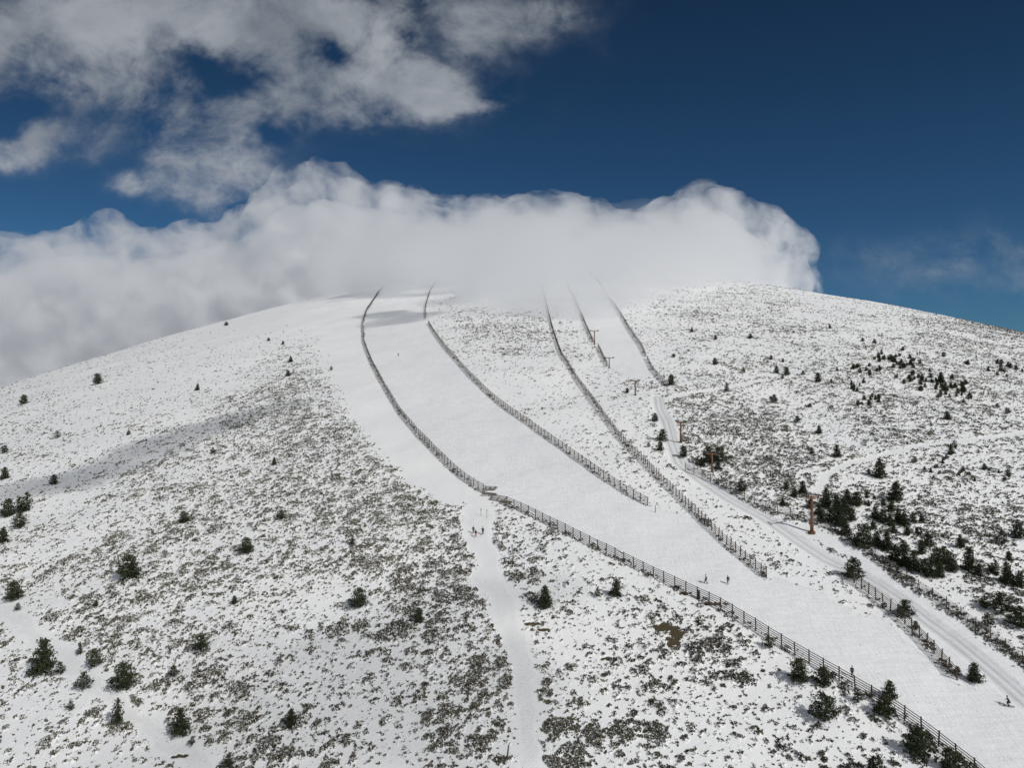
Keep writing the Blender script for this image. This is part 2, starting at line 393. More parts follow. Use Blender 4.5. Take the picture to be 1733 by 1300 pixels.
def brush(x, y, L):
    d = L['d']
    nf = np.interp(y, [95, 210], [1., 0.]); dn = d*(1-.22*nf)
    big = worley(x, y, 4.2, d, .9, 3.0, 101, p1=1.9, p0=-.14)
    mid = worley(x, y, 1.9, dn, .25, 1.35, 131, p1=1.75, p0=-.05)
    sml = worley(x, y, .95, dn*(1-.15*nf), .16, .62, 151, p1=1.5, p0=.0)
    big = big*sst(fbm(x/14, y/14, 171, 2)+d*.6, -.06, .16)
    m = np.maximum(np.maximum(big**.55, mid**.65), sml**.8*.8)
    return m*sst(d, .02, .10)

# ------------------------------------------------------------------ terrain mesh, split by face into hillside, pistes, paths and track
M_snow = bpy.data.materials.new('snow'); M_snow.use_nodes = True
def snow_nodes(m):
    t = m.node_tree; q = G(t); bs = t.nodes['Principled BSDF']
    geo = t.nodes.new('ShaderNodeNewGeometry'); P = geo.outputs['Position']
    def A(n):
        a = t.nodes.new('ShaderNodeAttribute'); a.attribute_name = n; return a.outputs['Fac']
    br, so, tr, pa, pi = A('brush'), A('soil'), A('rut'), A('path'), A('piste')
    n1 = q.noise(P, 2.4, 4, .65); n2 = q.noise(P, .55, 3, .55); n3 = q.noise(P, .035, 3, .5); n4 = q.noise(P, 7., 3, .6)
    mp = t.nodes.new('ShaderNodeMapping'); mp.inputs['Scale'].default_value = (1.1, .12, .3); mp.inputs['Rotation'].default_value = (0, 0, R(12)); t.links.new(P, mp.inputs[0])
    g1 = q.noise(mp.outputs[0], 2.2, 5, .65, dist=.8)
    mp2 = t.nodes.new('ShaderNodeMapping'); mp2.inputs['Scale'].default_value = (.20, 1.0, .3); mp2.inputs['Rotation'].default_value = (0, 0, R(-14)); t.links.new(P, mp2.inputs[0])
    g2 = q.noise(mp2.outputs[0], .8, 5, .6, dist=.5)
    snow = q.mix(q.rng(n3, .35, .65), (.775, .785, .795, 1), (.83, .832, .83, 1))
    tone_ = q.m('MULTIPLY', pi, q.rng(q.noise(mp2.outputs[0], 1.3, 6, .68, dist=.6), .40, .62))
    snow = q.mix(q.m('MULTIPLY', tone_, .5), snow, (.66, .69, .73, 1))
    snow = q.mix(q.m('MULTIPLY', tr, .72), snow, (.36, .37, .385, 1))
    # twigs, heather and litter showing through under the bushes
    lit = q.mix(n4, (.065, .058, .040, 1), (.155, .136, .095, 1))
    n5 = q.noise(P, 3.6, 3, .7)
    k = q.rng(q.m('ADD', q.m('MULTIPLY', br, .72), q.m('ADD', q.m('MULTIPLY', q.m('SUBTRACT', n1, .5), 1.5), q.m('MULTIPLY', q.m('SUBTRACT', n5, .5), 2.6))), .44, .70, smooth=True)
    col = q.mix(k, snow, lit)
    earth = q.mix(n1, (.040, .032, .018, 1), (.10, .078, .045, 1))
    ks = q.rng(q.m('ADD', so, q.m('ADD', q.m('MULTIPLY', q.m('SUBTRACT', n1, .5), 1.2), q.m('MULTIPLY', q.m('SUBTRACT', n5, .5), 1.3))), .42, .62, smooth=True)
    col = q.mix(ks, col, earth)
    t.links.new(col, bs.inputs['Base Color']); bs.inputs['Roughness'].default_value = .62
    bs.inputs['Specular IOR Level'].default_value = .3
    # ski tracks: long shallow grooves running down the fall line
    hgt = q.m('MULTIPLY', q.m('ADD', q.m('MULTIPLY', n1, .10), q.m('MULTIPLY', n2, .10)), q.m('SUBTRACT', 1.0, q.m('MULTIPLY', pi, .6)))
    hgt = q.m('ADD', hgt, q.m('MULTIPLY', pi, q.m('ADD', q.m('MULTIPLY', g1, .26), q.m('MULTIPLY', g2, .26))))
    hgt = q.m('ADD', hgt, q.m('MULTIPLY', q.m('MULTIPLY', pa, n4), .25))
    b = t.nodes.new('ShaderNodeBump'); b.inputs['Strength'].default_value = .55; b.inputs['Distance'].default_value = 1.0
    t.links.new(hgt, b.inputs['Height']); t.links.new(b.outputs[0], bs.inputs['Normal'])
snow_nodes(M_snow)
u_in = np.linspace(-.82, .82, 1450); u_out = np.linspace(.835, 1.9, 60)
us = np.concatenate([-u_out[::-1], u_in, u_out])
ys = 1/np.linspace(1/66., 1/1000., 860); ys = np.concatenate([1/np.linspace(1/40., 1/66.8, 24), ys, np.geomspace(1006, 1700, 60), np.geomspace(1750, 12000, 40)])
Ug, Yg = np.meshgrid(us, ys); Xg = Ug*Yg
LT = layout(Xg, Yg); BR = brush(Xg, Yg, LT)
Zg = hill(Xg, Yg) + CZ
near = np.clip(1-(Yg-250)/500, .15, 1)
Zg = Zg + near*(.40*sst(BR, .25, .95))*(LT['d'] > .02) - .07*LT['path'] - .22*LT['track'] - .10*LT['rut'] + .10*fbm(Xg/3.1, Yg/3.1, 201, 3)*(~LT['piste'])
Zg = Zg - .12*LT['soil'] + .25*(fbm(Xg/6, Yg/6, 211, 3))*LT['piste']
def mound(x, y): return hill(x, y) + CZ
nr, nc = Xg.shape; idx = np.arange(nr*nc).reshape(nr, nc)
FQ = np.stack([idx[:-1, :-1], idx[:-1, 1:], idx[1:, 1:], idx[1:, :-1]], -1).reshape(-1, 4)
PT = np.stack([Xg, Yg, Zg], -1).reshape(-1, 3)
def cellmask(a): return (a[:-1, :-1] & a[1:, 1:]).reshape(-1)
kind_ = np.zeros(len(FQ), int)
kind_[cellmask(LT['piste'])] = 1
kind_[cellmask(LT['path'] > .5)] = 2
kind_[cellmask(LT['track'] > .5)] = 3
for k, nm, lb in ((0, 'snowfield', 'snow covered hillside mottled with brush'), (1, 'ski_piste', 'smooth groomed snow of the ski run between the fences'),
                  (2, 'footpath', 'trodden snow footpath crossing the brushy slope'), (3, 'access_track', 'grey wheel rutted snow track climbing on the right')):
    f = FQ[kind_ == k]; used = np.unique(f); remap = np.full(len(PT), -1); remap[used] = np.arange(len(used))
    o = mesh_obj(nm, PT[used], remap[f], M_snow, smooth=True)
    for an, arr in (('brush', BR), ('soil', LT['soil']), ('rut', np.clip(LT['rut']*.6+LT['track']*.25, 0, 1)), ('path', LT['path']), ('piste', LT['piste'].astype(float))):
        attr(o, an, arr.reshape(-1)[used])
    tag(o, lb, None, kind='structure')

# ------------------------------------------------------------------ low brush poking through the snow
def twig_mat(name, c0, c1, rough=.85, snowy=True):
    m = bpy.data.materials.new(name); m.use_nodes = True; t = m.node_tree; q = G(t); bs = t.nodes['Principled BSDF']
    a = t.nodes.new('ShaderNodeAttribute'); a.attribute_name = 'tone'
    col = q.mix(q.rng(a.outputs['Fac'], 0, .84), (*c0, 1), (*c1, 1))
    if snowy: col = q.mix(q.rng(a.outputs['Fac'], .86, .9), col, (.74, .76, .78, 1))
    t.links.new(col, bs.inputs['Base Color']); bs.inputs['Roughness'].default_value = rough
    bs.inputs['Specular IOR Level'].default_value = .2
    return m
M_twig = twig_mat('heather', (.034, .032, .020), (.19, .172, .115))
NB = 3600000
su = RNG.uniform(-.80, .80, NB); siy = RNG.uniform(1/900., 1/70., NB); sy = 1/siy; sx_ = su*sy
# brush density at each candidate, read back from the terrain grid (regular in azimuth and in 1/distance)
gi = np.interp(-siy, -1/ys, np.arange(nr)); gj = np.interp(su, us, np.arange(nc))
i0 = gi.astype(int); j0 = gj.astype(int); fa = gi-i0; fb = gj-j0; D_ = LT['d']
dd = (D_[i0, j0]*(1-fb)+D_[i0, j0+1]*fb)*(1-fa) + (D_[i0+1, j0]*(1-fb)+D_[i0+1, j0+1]*fb)*fa
kk = dd > .03; sx_, sy, dd = sx_[kk], sy[kk], dd[kk]; NB = len(dd)
bs_ = brush(sx_, sy, dict(d=dd))
fine = fbm(sx_*1.9, sy*1.9, 301, 3); fine2 = fbm(sx_*2.6+9, sy*2.6, 305, 2)
prob = np.clip((bs_*.9 + fine*1.5 - .22)*2.2, 0, 1)*np.clip(.72+fine2*5., 0, 1)
keep = RNG.random(NB) < prob*np.clip(.4+1.2*dd, 0, 1)
bx, by, bm = sx_[keep], sy[keep], bs_[keep]
n = len(bx); print('sprigs', n)
bz = hill(bx, by) + CZ + np.clip(1-(by-250)/500, .15, 1)*.40*sst(bm, .25, .95) - .06
sz = np.interp(by, [70, 140, 300, 600, 900], [.20, .26, .42, .75, 1.1])*RNG.uniform(.6, 1.5, n)
hz = sz*RNG.uniform(.55, 1.15, n)*np.interp(by, [100, 300, 900], [1.0, .75, .5])
V = []; 
for k in range(3):
    th = RNG.uniform(0, 2*np.pi, n); w = sz*RNG.uniform(.5, 1.0, n); lean = RNG.uniform(-.6, .6, (n, 2))*sz[:, None]
    ox = RNG.uniform(-.4, .4, n)*sz; oy = RNG.uniform(-.4, .4, n)*sz
    a = np.stack([bx+ox-np.cos(th)*w*.5, by+oy-np.sin(th)*w*.5, bz], -1)
    b = np.stack([bx+ox+np.cos(th)*w*.5, by+oy+np.sin(th)*w*.5, bz], -1)
    c = np.stack([bx+ox+lean[:, 0]+np.cos(th)*w*.35, by+oy+lean[:, 1]+np.sin(th)*w*.35, bz+hz*RNG.uniform(.6, 1.1, n)], -1)
    d = np.stack([bx+ox+lean[:, 0]-np.cos(th)*w*.35, by+oy+lean[:, 1]-np.sin(th)*w*.3, bz+hz*RNG.uniform(.5, 1.0, n)], -1)
    V.append(np.stack([a, b, c, d], 1))
V = np.concatenate(V, 0); m_ = len(V)
ob = mesh_obj('low_brush', V.reshape(-1, 3), np.arange(m_*4).reshape(-1, 4), M_twig)
tone = np.clip(RNG.beta(1.4, 2.0, n) + .5*fbm(bx/30, by/30, 311, 2), 0, .84)
t3 = np.tile(tone, 3); t3[RNG.random(len(t3)) < .22] = 1.0
attr(ob, 'tone', np.repeat(t3, 4))
tag(ob, 'dark heather and juniper brush mottling the snowy slope', 'brush', kind='stuff')

# ------------------------------------------------------------------ scraps of low cloud overhead that shade parts of the slope
def scrap(pts, dens, label, T=520, seed=1., amp=5):
    bl = []
    for (px, py, rx, ry, rz) in pts:
        x, y, z = *at(px, py), 0; z = zat(x, y)-CZ
        bl.append((x+sdir.x*T, y+sdir.y*T, z+sdir.z*T, rx, ry, rz))
    cloud('cloud_scrap', bl, 2.6, amp, 16, vol_mat('cloud_scrap', dens), label, seed=seed, relax=8)
scrap([(40,832,16,9,7),(110,815,16,9,8),(180,792,15,9,8),(245,766,14,9,8),(300,742,13,9,8),(360,722,13,9,7),(430,700,14,9,6),(490,684,12,8,5)],   .040, 'thin scrap of low cloud overhead shading the left slope')
scrap([(645,532,20,22,12),(690,536,20,22,12),(668,545,22,20,9)], .027, 'small unseen cloud scrap added overhead to shade the upper ski run', seed=3.)  # added out of view to cast the shade of the nearby mist
scrap([(640,1120,26,14,6),(720,1180,26,14,6),(560,1240,26,14,6),(330,1260,22,12,5),(800,1010,20,10,4),(480,1120,22,12,4)], .016, 'faint scrap of low cloud overhead dimming the near slope', seed=6., T=420)
# ------------------------------------------------------------------ small builders
class MB:
    def __init__(s): s.v = []; s.f = []; s.n = 0
    def add(s, V, F):
        V = np.asarray(V, float); s.v.append(V); s.f += [[i+s.n for i in q] for q in F]; s.n += len(V)
    def box(s, c, half, rot=None):
        P = np.array([[a, b, d] for a in (-1, 1) for b in (-1, 1) for d in (-1, 1)], float)*half
        if rot is not None: P = P @ np.array(rot).T
        s.add(P+np.array(c), [(0, 1, 3, 2), (4, 6, 7, 5), (0, 4, 5, 1), (2, 3, 7, 6), (0, 2, 6, 4), (1, 5, 7, 3)])
    def tube(s, pts, rad, k=7, cap=True):
        pts = [np.array(p, float) for p in pts]; n = len(pts)
        rad = rad if hasattr(rad, '__len__') else [rad]*n; R_ = []
        for i, p in enumerate(pts):
            d = pts[min(i+1, n-1)] - pts[max(i-1, 0)]; d = d/(np.linalg.norm(d)+1e-9)
            a = np.cross(d, (0, 0, 1) if abs(d[2]) < .9 else (0, 1, 0)); a /= np.linalg.norm(a); b = np.cross(d, a)
            for j in range(k):
                t = 2*math.pi*j/k; R_.append(p+rad[i]*(math.cos(t)*a+math.sin(t)*b))
        F = [(i*k+j, i*k+(j+1) % k, (i+1)*k+(j+1) % k, (i+1)*k+j) for i in range(n-1) for j in range(k)]
        if cap: F += [tuple(range(k))[::-1], tuple((n-1)*k+j for j in range(k))]
        s.add(R_, F)
    def beam(s, a, b, w, h):
        a = np.array(a, float); b = np.array(b, float); d = b-a; L = np.linalg.norm(d); d /= L
        sd = np.cross(d, (0, 0, 1)); nn = np.linalg.norm(sd); sd = sd/nn if nn > 1e-3 else np.array([1., 0, 0]); up = np.cross(sd, d)
        s.box((a+b)/2, (L/2, w/2, h/2), np.stack([d, sd, up], 1))
    def build(s, name, mat, parent=None, smooth=False, loc=None):
        me = bpy.data.meshes.new(name); me.from_pydata([tuple(x) for x in np.concatenate(s.v)], [], s.f); me.validate(); me.update()
        if smooth: me.polygons.foreach_set('use_smooth', np.ones(len(me.polygons), bool))
        me.materials.append(mat); o = bpy.data.objects.new(name, me); C.objects.link(o)
        if parent: o.parent = parent
        if loc is not None: o.location = loc
        return o
def empty(name, loc=(0, 0, 0), rz=0):
    o = bpy.data.objects.new(name, None); C.objects.link(o); o.location = loc; o.rotation_euler = (0, 0, rz); o.empty_display_size = .3
    return o
def dup(o, parent=None):
    c = o.copy(); C.objects.link(c); c.parent = parent
    for ch in list(o.children): dup(ch, c)
    return c
def pmat(name, col, rough=.8, var=.25, scale=3., metal=0., stretch=(1, 1, 1)):
    m = bpy.data.materials.new(name); m.use_nodes = True; t = m.node_tree; q = G(t); bs = t.nodes['Principled BSDF']
    tcn = t.nodes.new('ShaderNodeTexCoord'); mp = t.nodes.new('ShaderNodeMapping'); mp.inputs['Scale'].default_value = stretch
    t.links.new(tcn.outputs['Object'], mp.inputs[0]); nn = q.noise(mp.outputs[0], scale, 4, .6)
    a = tuple(c*(1-var) for c in col); b = tuple(min(1, c*(1+var)) for c in col)
    t.links.new(q.mix(q.rng(nn, .3, .7), (*a, 1), (*b, 1)), bs.inputs['Base Color'])
    bs.inputs['Roughness'].default_value = rough; bs.inputs['Metallic'].default_value = metal; bs.inputs['Specular IOR Level'].default_value = .25
    return m
M_wood = pmat('weathered_wood', (.105, .082, .066), .85, .35, 2.0, stretch=(1, 1, 5))
M_rail = pmat('weathered_board', (.085, .067, .055), .85, .35, 1.2)
M_oldw = pmat('grey_board', (.12, .105, .085), .85, .3, 2)
M_wire = pmat('fence_wire', (.055, .052, .048), .6, .2, 3, .3)
M_rust = pmat('rust_paint', (.21, .10, .052), .6, .35, 1.2)
M_rust2 = pmat('rust_paint_dark', (.17, .085, .05), .6, .3, 2)
M_iron = pmat('grey_steel', (.10, .10, .10), .5, .2, 3, .4)
M_bark = pmat('pine_bark', (.075, .05, .035), .9, .3, 6)
M_needle = twig_mat('pine_needles', (.010, .018, .009), (.075, .088, .042), .75, snowy=False)

# ------------------------------------------------------------------ fences
def along(pts, step):
    pts = np.asarray(pts); seg = np.hypot(*np.diff(pts, axis=0).T); s = np.concatenate([[0], np.cumsum(seg)])
    n = max(2, int(round(s[-1]/step))+1); t = np.linspace(0, s[-1], n)
    # rounded plan line through the surveyed points
    x = np.interp(t, s, pts[:, 0]); y = np.interp(t, s, pts[:, 1])
    for _ in range(3):
        x[1:-1] = (x[:-2]+2*x[1:-1]+x[2:])/4; y[1:-1] = (y[:-2]+2*y[1:-1]+y[2:])/4
    return np.stack([x, y], 1)
def fence(pts, label, step=2.6, h=2.25, rails=6, post_r=.075, top_over=.12, rail_h=.12, rail_t=.04, name='snow_fence', group=None, mat=None, jit=.03, r0=.25):
    P = along(pts, step); n = len(P); rr = random.Random(int(abs(P[0, 0]*10)))
    z = np.array([zat(*p) for p in P]); d = np.hypot(P[:, 0], P[:, 1])
    root = empty(name, (P[0, 0], P[0, 1], z[0])); org = np.array([P[0, 0], P[0, 1], z[0]])
    tag(root, label, 'fence', group)
    hh = h*np.array([1+rr.uniform(-jit, jit) for _ in range(n)])
    order = np.argsort(d); front = set(order[:100].tolist()); rest = MB(); pm = None
    proto = MB(); proto.box((0, 0, (h+top_over)/2-.3), (post_r*1.15, post_r*.85, (h+top_over)/2+.3)); pme = None
    for i in range(n):
        t = P[min(i+1, n-1)]-P[max(i-1, 0)]; a = math.atan2(t[1], t[0])
        c = (P[i, 0]-org[0], P[i, 1]-org[1], z[i]-org[2]); lx, ly = rr.uniform(-.06, .06), rr.uniform(-.05, .05)
        if i in front:
            if pme is None: o = proto.build('post', mat or M_wood, root); pme = o.data
            else: o = bpy.data.objects.new('post', pme); C.objects.link(o); o.parent = root
            o.location = c; o.rotation_euler = (lx, ly, a); o.scale = (1, 1, hh[i]/h)
        else:
            ca, sa = math.cos(a), math.sin(a)
            rest.box((c[0], c[1], c[2]+(h+top_over)/2-.3), (post_r*1.15, post_r*.85, (h+top_over)/2+.3), [[ca, -sa, 0], [sa, ca, 0], [0, 0, 1]])
    if rest.n: tag(rest.build('post', mat or M_wood, root), kind='stuff')
    for k in range(rails):
        m = MB(); hz_ = r0 + (h-r0-.03)*k/(rails-1)
        for i in range(n-1):
            dz0 = rr.uniform(-.02, .02); dz1 = rr.uniform(-.02, .02) - (.35 if rr.random() < .006 else 0)
            t = P[i+1]-P[i]; t = t/np.linalg.norm(t); off = np.array([t[1], -t[0]])*(post_r+.03)
            a = (P[i, 0]+off[0]-org[0]-t[0]*.05, P[i, 1]+off[1]-org[1]-t[1]*.05, z[i]-org[2]+hz_*hh[i]/h+dz0)
            b = (P[i+1, 0]+off[0]-org[0]+t[0]*.05, P[i+1, 1]+off[1]-org[1]+t[1]*.05, z[i+1]-org[2]+hz_*hh[i+1]/h+dz1)
            m.beam(a, b, rail_t, rail_h)
        m.build('rail', M_rail, root)
    return root
GF = 'slatted snow fences lining the ski runs'
fence(WP['fml'], 'brown slatted snow fence running from the walkers path out of the bottom right corner', group=GF)
fence(WP['fmt'], 'long dark snow fence curving up the left edge of the wide run into mist', group=GF)
fence(WP['fd'], 'slatted snow fence edging the right of the wide ski run, ending at a bare post', group=GF)
fence(WP['fdt'], 'short snow fence above the gap, right edge of the wide run, bending into mist', h=1.9, rails=5, group=GF)
fence(WP['ft'], 'straight dense snow fence with tall pickets between the wide run and the grey track', step=1.7, h=2.0, rails=5, top_over=.45, group=GF)
fence(WP['fl'], 'faint snow fence climbing into the mist just left of the upper lift pylons', h=2.2, rails=6, group=GF)
fence(WP['fll'], 'very short snow fence stub between the two upper lift pylons', h=2.2, rails=6, group=GF)
fence(WP['ff'], 'pale rightmost fence climbing into the mist above the fallen gap', h=2.3, rails=6, group=GF)
fence(WP['ffl'], 'short pale fence reaching down to the round dark pine at the head of the track', h=2.0, rails=5, group=GF)
fence(WP['fr'], 'slatted snow fence with two pines behind it between the ski run and the grey track', step=2.0, h=2.1, rails=6, top_over=.3, group=GF)
def wire_fence(pts, label):
    P = along(pts, 3.2); n = len(P); z = np.array([zat(*p) for p in P]); org = np.array([*P[0], z[0]]); rr = random.Random(5)
    root = empty('wire_fence', tuple(org)); tag(root, label, 'fence'); proto = MB(); proto.tube([(0, 0, -.4), (0, 0, 2.15)], .085, 6); me = None
    for i in range(n):
        if me is None: o = proto.build('post', M_wood, root); me = o.data
        else: o = bpy.data.objects.new('post', me); C.objects.link(o); o.parent = root
        o.location = (P[i, 0]-org[0], P[i, 1]-org[1], z[i]-org[2]); o.rotation_euler = (rr.uniform(-.06, .06), rr.uniform(-.06, .06), 0)
    m = MB()
    for k in range(9):
        hz_ = .12+k*.21
        for i in range(n-1):
            a = np.array([P[i, 0]-org[0], P[i, 1]-org[1], z[i]-org[2]+hz_]); b = np.array([P[i+1, 0]-org[0], P[i+1, 1]-org[1], z[i+1]-org[2]+hz_])
            c = (a+b)/2-np.array([0, 0, .04]); m.tube([a, c, b], .024, 3, False)
    for i in range(n-1):
        for q in range(14):
            f_ = (q+.5)/14; x = P[i]*(1-f_)+P[i+1]*f_-org[:2]; zz = z[i]*(1-f_)+z[i+1]*f_-org[2]
            m.tube([(x[0], x[1], zz+.1), (x[0], x[1], zz+1.8)], .012, 3, False)
    m.build('wire_mesh', M_wire, root)
wire_fence(WP['fw'], 'thin wire mesh fence on posts between the grey track and the dark pine thicket')

def place(px, py): x, y = at(px, py); return x, y, zat(x, y)
# collapsed piece of the main fence
def fallen(px, py, L, Wd, rz, tilt, label, k=6):
    x, y, z = place(px, py); root = empty('fallen_fence_panel', (x, y, z+.35), rz); root.rotation_euler = (tilt, R(6), rz)
    tag(root, label, 'fence panel', 'collapsed panels of the main snow fence')
    for i in range(k):
        m = MB(); yy_ = -Wd/2+Wd*i/(k-1); m.beam((-L/2+random.uniform(-.3, .3), yy_, 0), (L/2+random.uniform(-.3, .3), yy_+random.uniform(-.1, .1), .02), .17, .04); m.build('board', M_oldw, root)
    for i in (-1, 0, 1):
        m = MB(); m.beam((i*L*.38, -Wd/2-.1, -.07), (i*L*.38, Wd/2+.1, -.07), .12, .09); m.build('batten', M_wood, root)
fallen(831, 829, 3.6, 1.9, R(8), R(24), 'uppermost grey fallen fence panel, lying across the line of the main fence')
fallen(829, 838, 4.0, 1.6, R(-4), R(10), 'flat brownish fallen fence panel just below the uppermost one')
fallen(843, 846, 5.0, 2.2, R(-25), R(32), 'dark wide fallen fence panel leaning against the start of the lower fence')
fallen(856, 852, 3.2, 1.5, R(-12), R(15), 'short fallen fence panel farthest right, at the foot of the lower fence')
# leaning prop by the main fence
def stick(px, py, h, label, cat='post', name='wooden_post', r=.06, lean=(0, 0), mat=None, extra=None):
    x, y, z = place(px, py); m = MB(); m.tube([(0, 0, -.3), (lean[0]*.5, lean[1]*.5, h*.5), (lean[0], lean[1], h)], [r*1.15, r, r*.85], 7)
    if extra: extra(m, h)
    o = m.build(name, mat or M_wood, None, True, (x, y, z)); tag(o, label, cat); return o
stick(814, 873, 1.7, 'left thin marker pole in the snow above the three walkers', 'marker pole', 'marker_pole', .045, extra=lambda m, h: m.box((0, 0, h-.15), (.16, .02, .10)), lean=(0, 0))
stick(824, 876, 1.9, 'right thin marker pole, slightly taller, in the snow above the three walkers', 'marker pole', 'marker_pole', .045, extra=lambda m, h: m.box((0, 0, h-.15), (.14, .02, .10)), lean=(0, 0))
stick(858, 1287, 2.1, 'short leaning wooden post left of the trodden path at the bottom edge', r=.12, lean=(.25, .1))
stick(1109, 868, .0+1.9, 'bare post standing just below the end of the middle fence', r=.08)
stick(1182, 1014, 1.7, 'squat brown stump against the near side of the main fence', 'stump', 'stump', .34, mat=M_bark)

# ------------------------------------------------------------------ lift pylons
def pylon(px, py, hpx, label, arm=3.4, ori=0., low=False):
    x, y, z = place(px, py); h = hpx*y/FPX
    root = empty('lift_pylon', (x, y, z), ori); tag(root, label, 'lift pylon', 'rust brown pylons of the disused ski lift')
    m = MB(); m.tube([(0, 0, -.5), (0, 0, h*.3), (0, 0, h*.93)], [h*.042+.05, h*.036+.04, h*.026+.03], 12); m.build('mast', M_rust, root, True)
    m = MB(); m.tube([(0, 0, -.3), (0, 0, .22)], [h*.08+.1, h*.075+.1], 12); m.build('foot', M_rust2, root)
    m = MB(); m.beam((-arm/2, 0, h*.90), (arm/2, 0, h*.90), .22, .26); m.beam((-arm*.18, 0, h*.90), (0, 0, h*.80), .1, .1); m.beam((arm*.18, 0, h*.90), (0, 0, h*.80), .1, .1)
    m.build('cross_arm', M_rust2, root)
    for sgn in (-1, 1):
        m = MB(); m.beam((sgn*arm/2, -1.0, h*.93), (sgn*arm/2, 1.0, h*.93), .12, .16); sh = m.build('sheave_frame', M_rust2, root)
        for k in range(4):
            m = MB(); yy_ = -.85+k*.57; m.tube([(sgn*arm/2-.05*sgn, yy_, h*.93+.14), (sgn*arm/2+.09*sgn, yy_, h*.93+.14)], .19, 10); m.build('sheave', M_iron, sh)
        m = MB(); m.beam((sgn*arm/2, 0, h*.90), (sgn*arm/2*1.12, 0, h*1.01), .07, .07); m.build('bracket', M_rust2, root)
    m = MB(); m.beam((-arm*.42, .35, h*1.0), (arm*.42, .35, h*1.0), .06, .06)
    for q in (-.4, 0, .4): m.beam((arm*q, .35, h*.90), (arm*q, .35, h*1.0), .05, .05)
    m.build('guard_rail', M_iron, root)
    m = MB()
    for sx2 in (-.14, .14): m.tube([(sx2, -.34, .4), (sx2, -.30, h*.88)], .02, 4)
    for k in range(int(h*.85/.4)): m.tube([(-.14, -.33, .5+k*.4), (.14, -.33, .5+k*.4)], .016, 4)
    m.build('ladder', M_iron, root)
pylon(1374, 901, 66, 'tallest and nearest rust pylon standing on the grey track in front of the pine thicket', arm=3.6, ori=R(18))
pylon(1205, 800, 35, 'rust pylon with a big dark bushy pine right behind its cross arm', arm=3.3, ori=R(14))
pylon(1152, 749, 38, 'thin rust pylon on the mottled brush just right of the bend of the track', arm=2.8, ori=R(12))
pylon(1075, 669, 27, 'rust pylon with the round dark bush to its left above the top of the track', arm=3.5, ori=R(10))
pylon(1031, 623, 19, 'small dark pylon at the lower end of the short fence stub', arm=4.2, ori=R(8))
pylon(1006, 583, 25, 'small pylon at the upper end of the gap, on the edge of the mist', arm=4.2, ori=R(8))
pylon(973, 511, 15, 'faint highest pylon half dissolved in the summit mist', arm=4.2, ori=R(8))

